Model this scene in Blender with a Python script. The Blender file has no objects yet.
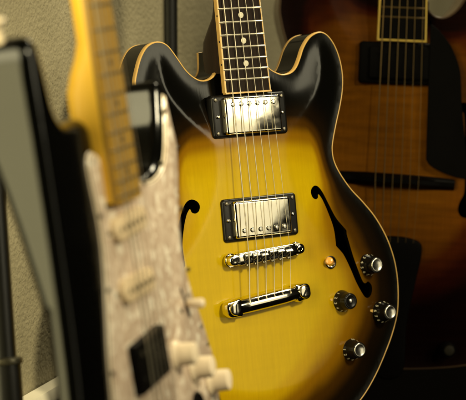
import bpy, bmesh, math, random
import numpy as np
from mathutils import Vector, Matrix
from mathutils.geometry import delaunay_2d_cdt

random.seed(7)
scene = bpy.context.scene
COL = scene.collection
PI = math.pi
R = math.radians

# ------------------------------------------------------------------ camera
CAM_H = 0.66
cam_data = bpy.data.cameras.new("camera")
cam = bpy.data.objects.new("camera", cam_data)
COL.objects.link(cam)
cam.location = (0, 0, CAM_H)
cam.rotation_euler = (R(81), 0, 0)
cam_data.sensor_fit = 'HORIZONTAL'
cam_data.sensor_width = 36
cam_data.lens = 149.5
cam_data.clip_start = 0.05
cam_data.clip_end = 50
cam_data.dof.use_dof = True
cam_data.dof.focus_distance = 1.985
cam_data.dof.aperture_fstop = 7.2
scene.camera = cam
VIEW = Matrix.Translation((0, 0, CAM_H)) @ Matrix.Rotation(R(81), 4, 'X')


# ------------------------------------------------------------------ materials
def mat(name, color, rough=0.5, metal=0.0, coat=0.0, coat_rough=0.03, spec=0.5, bump=None, var=None):
    m = bpy.data.materials.new(name)
    m.use_nodes = True
    nt = m.node_tree
    p = nt.nodes['Principled BSDF']
    p.inputs['Base Color'].default_value = (*color, 1)
    p.inputs['Roughness'].default_value = rough
    p.inputs['Metallic'].default_value = metal
    p.inputs['Coat Weight'].default_value = coat
    p.inputs['Coat Roughness'].default_value = coat_rough
    p.inputs['Specular IOR Level'].default_value = spec
    tc = nt.nodes.new('ShaderNodeTexCoord')
    if bump:
        scale, dist, strength = bump
        n = nt.nodes.new('ShaderNodeTexNoise')
        n.inputs['Scale'].default_value = scale
        n.inputs['Detail'].default_value = 3
        b = nt.nodes.new('ShaderNodeBump')
        b.inputs['Distance'].default_value = dist
        b.inputs['Strength'].default_value = strength
        nt.links.new(tc.outputs['Object'], n.inputs['Vector'])
        nt.links.new(n.outputs['Fac'], b.inputs['Height'])
        nt.links.new(b.outputs['Normal'], p.inputs['Normal'])
    if var:                                   # wear: roughness and a slight tone change
        scale, amt = var
        n = nt.nodes.new('ShaderNodeTexNoise')
        n.inputs['Scale'].default_value = scale
        n.inputs['Detail'].default_value = 5
        nt.links.new(tc.outputs['Object'], n.inputs['Vector'])
        mr = nt.nodes.new('ShaderNodeMapRange')
        mr.inputs['From Min'].default_value = 0.3
        mr.inputs['From Max'].default_value = 0.7
        mr.inputs['To Min'].default_value = max(0.0, rough - amt)
        mr.inputs['To Max'].default_value = rough + amt
        nt.links.new(n.outputs['Fac'], mr.inputs['Value'])
        nt.links.new(mr.outputs['Result'], p.inputs['Roughness'])
        mx = nt.nodes.new('ShaderNodeMix')
        mx.data_type = 'RGBA'
        mx.inputs['A'].default_value = (*[c * 0.82 for c in color], 1)
        mx.inputs['B'].default_value = (*[min(1, c * 1.12) for c in color], 1)
        nt.links.new(n.outputs['Fac'], mx.inputs['Factor'])
        nt.links.new(mx.outputs['Result'], p.inputs['Base Color'])
    return m


def ramp(nt, stops, interp='LINEAR'):
    r = nt.nodes.new('ShaderNodeValToRGB')
    e = r.color_ramp.elements
    r.color_ramp.interpolation = interp
    while len(e) < len(stops):
        e.new(0.5)
    for el, (p, c) in zip(e, stops):
        el.position = p
        el.color = (*c, 1)
    return r


def burst_mat(name, stops, grain_scale, grain_amt, flame=0.0, rough=0.22, coat=0.6, spec=.4):
    """lacquered wood: the sunburst finish follows the attribute 'burst', grain is procedural"""
    m = bpy.data.materials.new(name)
    m.use_nodes = True
    nt = m.node_tree
    L = nt.links.new
    p = nt.nodes['Principled BSDF']
    at = nt.nodes.new('ShaderNodeAttribute')
    at.attribute_name = 'burst'
    tc = nt.nodes.new('ShaderNodeTexCoord')
    blot = nt.nodes.new('ShaderNodeTexNoise')
    blot.inputs['Scale'].default_value = 22
    blot.inputs['Detail'].default_value = 4
    L(tc.outputs['Object'], blot.inputs['Vector'])
    add = nt.nodes.new('ShaderNodeMath')
    add.operation = 'MULTIPLY_ADD'
    add.inputs[1].default_value = 0.05
    L(blot.outputs['Fac'], add.inputs[0])
    sub = nt.nodes.new('ShaderNodeMath')
    sub.operation = 'SUBTRACT'
    sub.inputs[1].default_value = 0.025
    L(at.outputs['Fac'], sub.inputs[0])
    L(sub.outputs[0], add.inputs[2])
    r = ramp(nt, stops, 'EASE')
    L(add.outputs[0], r.inputs['Fac'])
    # grain running along the body
    mp = nt.nodes.new('ShaderNodeMapping')
    mp.inputs['Scale'].default_value = (1, 0.045, 1)
    L(tc.outputs['Object'], mp.inputs['Vector'])
    g = nt.nodes.new('ShaderNodeTexNoise')
    g.inputs['Scale'].default_value = grain_scale
    g.inputs['Detail'].default_value = 6
    g.inputs['Roughness'].default_value = 0.65
    L(mp.outputs['Vector'], g.inputs['Vector'])
    # flame figure across the body
    mp2 = nt.nodes.new('ShaderNodeMapping')
    mp2.inputs['Scale'].default_value = (0.10, 1, 1)
    L(tc.outputs['Object'], mp2.inputs['Vector'])
    fl = nt.nodes.new('ShaderNodeTexNoise')
    fl.inputs['Scale'].default_value = 150
    fl.inputs['Detail'].default_value = 2
    L(mp2.outputs['Vector'], fl.inputs['Vector'])
    mg = nt.nodes.new('ShaderNodeMapRange')
    mg.inputs['From Min'].default_value = 0.3
    mg.inputs['From Max'].default_value = 0.7
    mg.inputs['To Min'].default_value = 1 - grain_amt
    mg.inputs['To Max'].default_value = 1 + grain_amt
    L(g.outputs['Fac'], mg.inputs['Value'])
    mf = nt.nodes.new('ShaderNodeMapRange')
    mf.inputs['From Min'].default_value = 0.3
    mf.inputs['From Max'].default_value = 0.7
    mf.inputs['To Min'].default_value = 1 - flame
    mf.inputs['To Max'].default_value = 1 + flame
    L(fl.outputs['Fac'], mf.inputs['Value'])
    mm = nt.nodes.new('ShaderNodeMath')
    mm.operation = 'MULTIPLY'
    L(mg.outputs[0], mm.inputs[0])
    L(mf.outputs[0], mm.inputs[1])
    vm = nt.nodes.new('ShaderNodeVectorMath')
    vm.operation = 'SCALE'
    L(r.outputs['Color'], vm.inputs[0])
    L(mm.outputs[0], vm.inputs['Scale'])
    L(vm.outputs[0], p.inputs['Base Color'])
    p.inputs['Roughness'].default_value = rough
    p.inputs['Coat Weight'].default_value = coat
    p.inputs['Coat Roughness'].default_value = 0.05
    p.inputs['Specular IOR Level'].default_value = spec
    bp = nt.nodes.new('ShaderNodeBump')
    bp.inputs['Distance'].default_value = 0.00018
    bp.inputs['Strength'].default_value = 0.16
    L(g.outputs['Fac'], bp.inputs['Height'])
    L(bp.outputs['Normal'], p.inputs['Normal'])
    return m


def wood_mat(name, c0, c1, scale, stretch, rough=0.4, coat=0.0, spec=.3):
    m = bpy.data.materials.new(name)
    m.use_nodes = True
    nt = m.node_tree
    L = nt.links.new
    p = nt.nodes['Principled BSDF']
    tc = nt.nodes.new('ShaderNodeTexCoord')
    mp = nt.nodes.new('ShaderNodeMapping')
    mp.inputs['Scale'].default_value = (1, stretch, 1)
    L(tc.outputs['Object'], mp.inputs['Vector'])
    n = nt.nodes.new('ShaderNodeTexNoise')
    n.inputs['Scale'].default_value = scale
    n.inputs['Detail'].default_value = 6
    n.inputs['Roughness'].default_value = 0.6
    L(mp.outputs['Vector'], n.inputs['Vector'])
    r = ramp(nt, [(0.3, c0), (0.7, c1)])
    L(n.outputs['Fac'], r.inputs['Fac'])
    L(r.outputs['Color'], p.inputs['Base Color'])
    p.inputs['Roughness'].default_value = rough
    p.inputs['Coat Weight'].default_value = coat
    p.inputs['Specular IOR Level'].default_value = spec
    b = nt.nodes.new('ShaderNodeBump')
    b.inputs['Distance'].default_value = 0.0003
    b.inputs['Strength'].default_value = 0.3
    L(n.outputs['Fac'], b.inputs['Height'])
    L(b.outputs['Normal'], p.inputs['Normal'])
    return m


def pearl_mat(name):
    m = bpy.data.materials.new(name)
    m.use_nodes = True
    nt = m.node_tree
    L = nt.links.new
    p = nt.nodes['Principled BSDF']
    tc = nt.nodes.new('ShaderNodeTexCoord')
    n0 = nt.nodes.new('ShaderNodeTexNoise')
    n0.inputs['Scale'].default_value = 60
    n0.inputs['Detail'].default_value = 2
    L(tc.outputs['Object'], n0.inputs['Vector'])
    mx = nt.nodes.new('ShaderNodeMix')
    mx.data_type = 'VECTOR'
    mx.inputs['Factor'].default_value = 0.02
    L(tc.outputs['Object'], mx.inputs['A'])
    L(n0.outputs['Color'], mx.inputs['B'])
    v = nt.nodes.new('ShaderNodeTexVoronoi')
    v.inputs['Scale'].default_value = 165
    L(mx.outputs['Result'], v.inputs['Vector'])
    sp = nt.nodes.new('ShaderNodeSeparateColor')
    L(v.outputs['Color'], sp.inputs[0])
    r = ramp(nt, [(0.0, (.48, .36, .27)), (0.5, (.58, .455, .355)), (0.72, (.66, .54, .43)), (0.86, (.88, .80, .67)), (1.0, (.95, .90, .80))])
    n1 = nt.nodes.new('ShaderNodeTexNoise')
    n1.inputs['Scale'].default_value = 110
    n1.inputs['Detail'].default_value = 3
    L(tc.outputs['Object'], n1.inputs['Vector'])
    ad = nt.nodes.new('ShaderNodeMath')
    ad.operation = 'MULTIPLY_ADD'
    ad.inputs[1].default_value = 0.5
    L(n1.outputs['Fac'], ad.inputs[0])
    s2 = nt.nodes.new('ShaderNodeMath')
    s2.operation = 'MULTIPLY_ADD'
    s2.inputs[1].default_value = 0.8
    s2.inputs[2].default_value = -0.18
    L(sp.outputs[0], s2.inputs[0])
    L(s2.outputs[0], ad.inputs[2])
    L(ad.outputs[0], r.inputs['Fac'])
    L(r.outputs['Color'], p.inputs['Base Color'])
    p.inputs['Roughness'].default_value = 0.25
    p.inputs['Coat Weight'].default_value = 0.3
    return m


M = {}
BLK = (.002, .0019, .0014)
M['sunburst'] = burst_mat('sunburst_lacquer', [(0.0, (.46, .305, .0024)), (0.22, (.40, .242, .002)), (0.45, (.20, .092, .0018)),
                                               (0.64, (.050, .020, .0014)), (0.80, (.008, .0042, .0014)), (1.0, BLK)], 420, 0.055, 0.018, rough=.145, coat=0.0, spec=.20)
M['amber'] = burst_mat('amber_burst_lacquer', [(0.0, (.175, .062, .003)), (0.45, (.140, .045, .0022)), (0.62, (.062, .012, .0013)),  # whole ramp darkened to stand in for the dim light on this guitar
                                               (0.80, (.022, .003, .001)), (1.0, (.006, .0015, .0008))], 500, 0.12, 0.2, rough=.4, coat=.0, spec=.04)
M['black_lacquer'] = mat('black_lacquer', BLK, .16, spec=.25, var=(30, .04))
M['black_gloss'] = mat('black_polyester', (.0015, .0015, .0012), .12, spec=.27, bump=(14, .0012, .5))
M['dark_mahogany'] = wood_mat('dark_mahogany', (.010, .004, .002), (.020, .008, .004), 300, .06, .3, 0, .2)
M['brown_side'] = wood_mat('brown_side', (.05, .018, .004), (.09, .03, .006), 300, .06, .25, .4)
M['cream'] = mat('cream_binding', (.72, .44, .13), .35, coat=.2, var=(60, .1))
M['yellow_binding'] = mat('yellowed_binding', (.55, .38, .07), .4, var=(60, .1))
M['ivory'] = mat('ivory_plastic', (.88, .73, .53), .35, coat=.15, var=(80, .08))
M['cream_cover'] = mat('aged_cream_cover', (.72, .56, .36), .4, var=(80, .08))
M['black_plastic'] = mat('black_plastic', (.005, .0045, .004), .34, spec=.25, var=(40, .05))
M['black_knob'] = mat('black_knob_plastic', (.005, .0045, .004), .18, spec=.3)
M['nickel'] = mat('polished_nickel', (.80, .75, .62), .10, 1.0, var=(70, .07))
M['chrome'] = mat('chrome', (.66, .63, .56), .2, 1.0, var=(120, .06))
M['dark_steel'] = mat('dark_steel', (.20, .18, .14), .3, 1.0)
M['fret'] = mat('nickel_silver_fret', (.74, .68, .54), .42, 1.0)
M['string'] = mat('wound_string', (.66, .60, .47), .42, 1.0)
M['rosewood'] = wood_mat('rosewood', (.007, .004, .003), (.020, .011, .006), 500, .05, .6, 0, .12)
M['ebony'] = wood_mat('ebony', (.004, .003, .0025), (.008, .006, .005), 500, .05, .4)
M['maple'] = wood_mat('amber_maple', (.88, .50, .04), (.93, .57, .06), 200, .05, .32, 0)
M['maple_board'] = wood_mat('shaded_maple_board', (.27, .15, .02), (.38, .22, .03), 260, .05, .4, 0)  # same maple as the neck, darkened because the board faces away from the light
M['pearl_dot'] = mat('pearl_dot', (.70, .64, .48), .3, var=(400, .1))
M['dot_black'] = mat('black_dot', (.01, .008, .006), .5)
M['amber_tip'] = mat('amber_tip', (.85, .40, .07), .35, coat=.3)
M['numeral'] = mat('numeral_paint', (.75, .68, .5), .5)
M['pearloid'] = pearl_mat('pearloid')
M['black_matte'] = mat('worn_black_plastic', (.0025, .0022, .002), .5, spec=.04, var=(25, .06))
M['dull_fret'] = mat('shaded_fret', (.16, .12, .06), .5, 1.0)  # darker copy of the fret metal; the frets' shadow lines put into its colour
M['dark_string'] = mat('dark_string_metal', (.17, .115, .05), .55, 1.0)  # much darker metal than the other strings
M['powder_black'] = mat('powder_coated_black', (.008, .0075, .006), .38, bump=(900, .0002, .4))
M['rubber'] = mat('black_rubber', (.012, .012, .012), .7, bump=(500, .0003, .5))


def wall_material():
    m = bpy.data.materials.new('textured_wall_paint')
    m.use_nodes = True
    nt = m.node_tree
    L = nt.links.new
    p = nt.nodes['Principled BSDF']
    tc = nt.nodes.new('ShaderNodeTexCoord')
    a = nt.nodes.new('ShaderNodeTexNoise')
    a.inputs['Scale'].default_value = 210
    a.inputs['Detail'].default_value = 1.6
    a.inputs['Distortion'].default_value = 0.15
    b = nt.nodes.new('ShaderNodeTexVoronoi')
    b.feature = 'SMOOTH_F1'
    b.inputs['Scale'].default_value = 150
    c = nt.nodes.new('ShaderNodeTexNoise')
    c.inputs['Scale'].default_value = 9
    c.inputs['Detail'].default_value = 5
    for n in (a, b, c):
        L(tc.outputs['Object'], n.inputs['Vector'])
    ad = nt.nodes.new('ShaderNodeMath')
    ad.operation = 'MULTIPLY_ADD'
    ad.inputs[1].default_value = -0.10
    L(b.outputs['Distance'], ad.inputs[0])
    L(a.outputs['Fac'], ad.inputs[2])
    bp = nt.nodes.new('ShaderNodeBump')
    bp.inputs['Distance'].default_value = 0.0022
    bp.inputs['Strength'].default_value = 0.8
    L(ad.outputs[0], bp.inputs['Height'])
    L(bp.outputs['Normal'], p.inputs['Normal'])
    r = ramp(nt, [(0.35, (.285, .25, .155)), (0.65, (.36, .315, .20))])
    L(c.outputs['Fac'], r.inputs['Fac'])
    L(r.outputs['Color'], p.inputs['Base Color'])
    p.inputs['Roughness'].default_value = 0.55
    return m


M['wall'] = wall_material()
M['trim'] = mat('trim_paint', (.80, .74, .58), .4, var=(12, .08))
M['carpet'] = mat('dark_carpet', (.004, .0035, .003), .95, spec=.0, bump=(900, .004, 1.0), var=(300, .02))


# ------------------------------------------------------------------ mesh helpers
class MB:
    """collects shapes (millimetres, guitar coordinates) for ONE mesh object"""
    def __init__(self):
        self.bm = bmesh.new()

    def box(self, c, s, rz=0, bevel=0, seg=2):
        t = bmesh.new()
        bmesh.ops.create_cube(t, size=1)
        for v in t.verts:
            v.co = Vector((v.co.x * s[0], v.co.y * s[1], v.co.z * s[2]))
        if bevel:
            bmesh.ops.bevel(t, geom=t.edges[:] + t.verts[:], offset=bevel, segments=seg, affect='EDGES', profile=.5)
        t.transform(Matrix.Translation(c) @ Matrix.Rotation(rz, 4, 'Z'))
        self.merge(t)
        return self

    def merge(self, t):
        me = bpy.data.meshes.new('tmp')
        t.to_mesh(me)
        t.free()
        self.bm.from_mesh(me)
        bpy.data.meshes.remove(me)

    def loops(self, rings, closed=True, cap0=True, cap1=True):
        """skin a list of equally long vertex rings"""
        bm = self.bm
        vs = [[bm.verts.new(p) for p in ring] for ring in rings]
        n = len(vs[0])
        for a, b in zip(vs, vs[1:]):
            for i in range(n if closed else n - 1):
                j = (i + 1) % n
                bm.faces.new((a[i], a[j], b[j], b[i]))
        if cap0:
            bm.faces.new(list(reversed(vs[0])))
        if cap1:
            bm.faces.new(vs[-1])
        return self

    def lathe(self, prof, c, axis=(0, 0, 1), n=32, ref=(1, 0, 0)):
        """prof: (radius, height) list"""
        a = Vector(axis).normalized()
        x = Vector(ref)
        x = (x - a * x.dot(a)).normalized()
        y = a.cross(x)
        c = Vector(c)
        self.loops([[c + a * h + (x * math.cos(2 * PI * k / n) + y * math.sin(2 * PI * k / n)) * max(r, .01) for k in range(n)] for r, h in prof])
        return self

    def tube(self, pts, r, n=10):
        pts = [Vector(p) for p in pts]
        rs = r if isinstance(r, (list, tuple)) else [r] * len(pts)
        rings = []
        for i, p in enumerate(pts):
            d = (pts[min(i + 1, len(pts) - 1)] - pts[max(i - 1, 0)]).normalized()
            x = d.cross(Vector((0, 0, 1)))
            if x.length < 1e-4:
                x = d.cross(Vector((1, 0, 0)))
            x.normalize()
            y = x.cross(d)
            rings.append([p + (x * math.cos(2 * PI * k / n) + y * math.sin(2 * PI * k / n)) * rs[i] for k in range(n)])
        self.loops(rings)
        return self

    def plate(self, outline, prof, cap0=True, cap1=True):
        """prof: list of (inset, z) from bottom to top"""
        self.loops([[(*p, z) for p in inset(outline, d)] for d, z in prof], cap0=cap0, cap1=cap1)
        return self

    def build(self, name, material, parent, rig, sharp=38):
        bm = self.bm
        bmesh.ops.recalc_face_normals(bm, faces=bm.faces[:])
        if rig is not None:
            bm.transform(Matrix.Scale(.001, 4) @ Matrix.Translation(-rig.base))
        me = bpy.data.meshes.new(name)
        bm.to_mesh(me)
        bm.free()
        me.materials.append(material)
        me.polygons.foreach_set('use_smooth', [True] * len(me.polygons))
        me.set_sharp_from_angle(angle=R(sharp))
        o = bpy.data.objects.new(name, me)
        COL.objects.link(o)
        if parent is not None:
            o.parent = parent
        return o


def area2(o):
    return sum(o[i][0] * o[(i + 1) % len(o)][1] - o[(i + 1) % len(o)][0] * o[i][1] for i in range(len(o)))


def inset(o, d):
    """move a dense closed counter-clockwise outline inwards by d"""
    if not d:
        return [tuple(p) for p in o]
    out = []
    n = len(o)
    for i in range(n):
        a, b, c = o[i - 1], o[i], o[(i + 1) % n]
        tx, ty = c[0] - a[0], c[1] - a[1]
        l = math.hypot(tx, ty) or 1
        out.append((b[0] - ty / l * d, b[1] + tx / l * d))
    return out


def smooth_loop(pts, step=3.0, corners=()):
    """closed Catmull-Rom curve through pts, resampled evenly, counter-clockwise"""
    n = len(pts)
    dense = []
    for i in range(n):
        p0, p1, p2, p3 = [Vector(pts[(i + k - 1) % n]) for k in range(4)]
        if i in corners:
            p0 = p1
        if (i + 1) % n in corners:
            p3 = p2
        for k in range(12):
            t = k / 12
            dense.append(0.5 * ((2 * p1) + (-p0 + p2) * t + (2 * p0 - 5 * p1 + 4 * p2 - p3) * t * t + (-p0 + 3 * p1 - 3 * p2 + p3) * t ** 3))
    out = []
    L = [0]
    for a, b in zip(dense, dense[1:] + dense[:1]):
        L.append(L[-1] + (b - a).length)
    m = max(12, int(L[-1] / step))
    j = 0
    for k in range(m):
        s = L[-1] * k / m
        while L[j + 1] < s:
            j += 1
        t = (s - L[j]) / max(1e-9, L[j + 1] - L[j])
        a, b = dense[j], dense[(j + 1) % len(dense)]
        p = a.lerp(b, t)
        out.append((p.x, p.y))
    if area2(out) < 0:
        out.reverse()
    return out


def rrect(cx, cy, w, h, r, rz=0, n=6):
    out = []
    for sx, sy, a0 in ((1, 1, 0), (-1, 1, 90), (-1, -1, 180), (1, -1, 270)):
        for k in range(n + 1):
            a = R(a0 + 90 * k / n)
            x, y = sx * (w / 2 - r) + r * math.cos(a), sy * (h / 2 - r) + r * math.sin(a)
            out.append((cx + x * math.cos(rz) - y * math.sin(rz), cy + x * math.sin(rz) + y * math.cos(rz)))
    return out


def inside(poly, x, y):
    """vectorised even-odd test"""
    c = np.zeros(x.shape, bool)
    n = len(poly)
    for i in range(n):
        x0, y0 = poly[i - 1]
        x1, y1 = poly[i]
        if y0 == y1:
            continue
        cond = ((y1 > y) != (y0 > y)) & (x < (x0 - x1) * (y - y1) / (y0 - y1) + x1)
        c ^= cond
    return c


def dist_to(poly, x, y):
    P = np.array(poly)
    Q = np.roll(P, -1, 0)
    d = np.full(x.shape, 1e9)
    for a, b in zip(P, Q):
        ab = b - a
        t = np.clip(((x - a[0]) * ab[0] + (y - a[1]) * ab[1]) / max(1e-9, ab @ ab), 0, 1)
        d = np.minimum(d, np.hypot(x - a[0] - t * ab[0], y - a[1] - t * ab[1]))
    return d


def soundboard(name, outline, holes, zfun, burst, material, parent, rig, spacing=4.5, drop=5, rings=()):
    """arched top with real openings"""
    P = np.array(outline)
    gx, gy = np.meshgrid(np.arange(P[:, 0].min(), P[:, 0].max(), spacing), np.arange(P[:, 1].min(), P[:, 1].max(), spacing))
    gx[1::2] += spacing / 2
    gx, gy = gx.ravel(), gy.ravel()
    ok = inside(outline, gx, gy) & (dist_to(outline, gx, gy) > spacing * .5)
    for h in holes:
        ok &= ~inside(h, gx, gy) & (dist_to(h, gx, gy) > spacing * .35)
    verts = [Vector(p) for p in outline]
    edges = [(i, (i + 1) % len(outline)) for i in range(len(outline))]
    for h in holes:
        s = len(verts)
        verts += [Vector(p) for p in h]
        edges += [(s + i, s + (i + 1) % len(h)) for i in range(len(h))]
    nfix = len(verts)
    for dd in rings:                          # extra rows of points where the edge rolls over
        q = np.array(inset(outline, dd))
        good = inside(outline, q[:, 0], q[:, 1]) & (dist_to(outline, q[:, 0], q[:, 1]) > dd - .12)
        verts += [Vector(p) for p in q[good]]
        far = dist_to(outline, gx, gy) > max(rings) + 1.5
        ok &= far
    verts += [Vector((x, y)) for x, y in zip(gx[ok], gy[ok])]
    v2, e2, f2, ov, oe, of = delaunay_2d_cdt(verts, edges, [], 0, 1e-4)
    V = np.array([(v.x, v.y) for v in v2])
    cen = np.array([V[list(f)].mean(0) for f in f2])
    keep = inside(outline, cen[:, 0], cen[:, 1])
    for h in holes:
        keep &= ~inside(h, cen[:, 0], cen[:, 1])
    d = dist_to(outline, V[:, 0], V[:, 1])
    Z = zfun(V[:, 0], V[:, 1], d)
    B = burst(V[:, 0], V[:, 1], d)
    verts3 = [(x, y, z) for (x, y), z in zip(V, Z)]
    faces = [tuple(f) for f, k in zip(f2, keep) if k]
    burst_v = list(B)
    for h in holes:                           # the thickness of the wood inside each opening
        hx, hy = np.array(h)[:, 0], np.array(h)[:, 1]
        hz = zfun(hx, hy, dist_to(outline, hx, hy))
        s = len(verts3)
        n = len(h)
        for (x, y), z in zip(h, hz):
            verts3.append((x, y, z))
            burst_v.append(1.0)
        for (x, y), z in zip(h, hz):
            verts3.append((x, y, z - drop))
            burst_v.append(1.0)
        for i in range(n):
            j = (i + 1) % n
            faces.append((s + i, s + j, s + n + j, s + n + i))
    me = bpy.data.meshes.new(name)
    me.from_pydata([tuple((Vector(v) - rig.base) * .001) for v in verts3], [], faces)
    a = me.attributes.new('burst', 'FLOAT', 'POINT')
    a.data.foreach_set('value', [float(b) for b in burst_v])
    me.materials.append(material)
    me.polygons.foreach_set('use_smooth', [True] * len(me.polygons))
    bm = bmesh.new()
    bm.from_mesh(me)
    loose = [v for v in bm.verts if not v.link_faces]
    bmesh.ops.delete(bm, geom=loose, context='VERTS')
    bmesh.ops.recalc_face_normals(bm, faces=bm.faces[:])
    bm.to_mesh(me)
    bm.free()
    # outward = +z
    if sum(p.normal.z * p.area for p in me.polygons) < 0:
        me.flip_normals()
    o = bpy.data.objects.new(name, me)
    COL.objects.link(o)
    o.parent = parent
    return o


class Rig:
    """a thing: Empty at its base; millimetre guitar coordinates (x across, y to the nut, z out of the face)"""
    def __init__(self, name, rot, t, base, label, cat, group=None):
        self.base = Vector(base)
        m3 = Matrix(rot)
        local = Matrix.Translation(Vector(t) * .001) @ m3.to_4x4()
        o = bpy.data.objects.new(name, None)
        o.empty_display_size = .05
        COL.objects.link(o)
        o.matrix_world = VIEW @ local @ Matrix.Translation(self.base * .001)
        o['label'] = label
        o['category'] = cat
        if group:
            o['group'] = group
        self.o = o


def tag(o, label=None, cat=None, group=None, kind=None):
    for k, v in (('label', label), ('category', cat), ('group', group), ('kind', kind)):
        if v:
            o[k] = v


def glyphs(mb, text, size, m4):
    """flat lettering merged into mb"""
    cu = bpy.data.curves.new('t', 'FONT')
    cu.body = text
    cu.size = size
    cu.align_x = 'CENTER'
    cu.align_y = 'CENTER'
    cu.extrude = .06
    cu.resolution_u = 3
    o = bpy.data.objects.new('t', cu)
    COL.objects.link(o)
    dg = bpy.context.evaluated_depsgraph_get()
    me = bpy.data.meshes.new_from_object(o.evaluated_get(dg))
    me.transform(m4)
    mb.bm.from_mesh(me)
    bpy.data.meshes.remove(me)
    bpy.data.objects.remove(o)
    bpy.data.curves.remove(cu)


def fret_y(n, scale):
    return scale / 2 ** (n / 12)


GROUP = 'electric guitars standing in a row along the wall'
GUITAR_GROUP = GROUP

# =================================================================== THE SUNBURST SEMI-HOLLOW GUITAR (in focus)
ROT = [[0.83252, -0.0869, 0.54713], [0.08615, 0.99591, 0.0271], [-0.54725, 0.02458, 0.83661]]
G = Rig('semi_hollow_guitar', ROT, (25.09, -51.36, -2002.99), (4, -213, -22),
        'yellow sunburst semi-hollow electric guitar with two silver pickups, in the middle', 'guitar', GROUP)

left_horn = [(-125, 178.9), (-121.6, 191.7), (-115.6, 205.6), (-107.6, 215.7), (-98.1, 220.2), (-88.9, 219.8), (-81.7, 215.8), (-76.2, 209.1),
             (-69.6, 199.6), (-62.8, 190.1), (-54.2, 182.5), (-45.3, 178.7), (-35.6, 179.9), (-28.9, 184.4), (-24.9, 192.1), (-23.7, 209.4)]
right_side = [(30, 209.4), (33, 196), (40, 187), (48.5, 182), (56.3, 179.9), (66.1, 181.3), (73.1, 186.2), (78.9, 195.2), (85.0, 206.9), (94.2, 217.2),
              (104.6, 222.1), (112.9, 222.0), (120.6, 217.0), (127.9, 206.3), (132.9, 191.4), (134.6, 175.1), (132.8, 159.1), (128.1, 143.0),
              (120.6, 123.2), (114.5, 105.5), (112.5, 94.7), (114.0, 83.3), (120.3, 70.0), (132.5, 52.8), (147.6, 37.0), (163.0, 18.3),
              (176.0, -5.4), (183.6, -30.9), (185.4, -57), (182.0, -84.5), (173.4, -106.5), (160.8, -127.9), (143.8, -151.8), (123.2, -173.3),
              (95, -193), (62, -206), (30, -212), (4.5, -213)]
mirror = [(9 - x, y) for x, y in reversed(right_side[16:-1])]
body335 = smooth_loop(right_side + mirror + left_horn, 3.0, corners=(0, len(right_side) + len(mirror) + len(left_horn) - 1))

fhole_right = [(73.6, 53.0), (76.0, 57.6), (81.5, 60.0), (87.2, 57.6), (92.4, 50.5), (98.6, 37.2), (105.6, 22.8), (116.6, 9.6), (116.6, 6.0), (117.4, -1.0), (121.0, -19.3),
               (126.8, -37.5), (131.2, -47.6), (135.0, -49.8), (139.4, -48.3), (144.4, -53.0), (144.6, -59.0), (141.2, -64.2), (136.0, -65.8), (130.5, -62.5), (121.9, -48.6), (114.6, -31.0), (107.4, -16.0),
               (99.0, -6.2), (98.8, -3.0), (98.6, 14.3), (94.0, 32.0), (89.6, 43.6), (86.2, 49.0), (84.2, 50.4), (83.2, 46.8), (79.2, 45.4), (75.2, 47.8)]
fhole_left = [(8 - x, y - 1.5) for x, y in fhole_right]
FR = smooth_loop(fhole_right, 1.6)
FL = smooth_loop(fhole_left, 1.6)

ZE = -7.5


def arch335(x, y, d):
    t = np.clip((d - 5) / 62, 0, 1)
    return ZE + 10.5 * (t * t * (3 - 2 * t)) + .3 * np.clip(1 - d / 7, 0, 1)


def burst335(x, y, d):
    w = (68 + 44 * np.clip(x / 60, 0, 1) * np.clip((60 - y) / 70, 0, 1)) * (1 - .62 * np.exp(-((y - 92) / 50) ** 2))     # the sprayed margin: narrow at the waist, wide at the lower bout; lower right also paints light fall-off
    b1 = np.clip(1 - (d - 1) / w, 0, 1)
    t = np.clip((y - 68 + .0011 * (x - 4) ** 2) / 105, 0, 1)
    b2 = t * t * (3 - 2 * t)
    return 1 - (1 - b1) * (1 - b2)


top = soundboard('top', inset(body335, 1.2), [FR, FL], arch335, burst335, M['sunburst'], G.o, G)
rim = MB()
rim.plate(body335, [(.3, -7.1), (.3, -44.5)], cap0=False, cap1=False)
rim = rim.build('rim', M['black_lacquer'], G.o, G)
bk = MB()
bk.plate(body335, [(.4, -44.4), (3, -47), (30, -50)] if False else [(.4, -44.4), (1.2, -46.2), (3, -47.2)], cap0=False)
bk.build('back', M['dark_mahogany'], G.o, G)
bd = MB()
bd.plate(body335, [(.2, -12.3), (-.15, -12.1), (-.15, -7.7), (.25, -6.9), (.8, -6.6), (1.35, -6.75), (1.4, -8.1)], cap0=False, cap1=False)
tag(bd.build('binding', M['cream'], G.o, G), 'cream binding round the front edge')
bd = MB()
bd.plate(body335, [(.4, -46.4), (-.15, -45.9), (-.15, -43.0), (.35, -42.7)], cap0=False, cap1=False)
bd.build('binding', M['cream'], G.o, G)


# neck: fretboard plane slopes away from the face
def zb(y):
    return 10 - .035 * (y - 171)


def board_w(y, w_end, w_nut, y_end, y_nut):
    return w_end + (w_nut - w_end) * (y - y_end) / (y_nut - y_end)


def make_board(rig, y0, y1, w0, w1, zf, thick, material, name='fretboard', radius=300):
    mb = MB()
    rings = []
    for k in range(25):
        y = y0 + (y1 - y0) * k / 24
        w = w0 + (w1 - w0) * k / 24
        ring = []
        for j in range(13):
            x = -w / 2 + w * j / 12
            ring.append((x, y, zf(y) - x * x / (2 * radius)))
        ring.append((w / 2, y, zf(y) - thick))
        ring.append((-w / 2, y, zf(y) - thick))
        rings.append(ring)
    mb.loops(rings)
    return mb.build(name, material, rig.o, rig)


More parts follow.
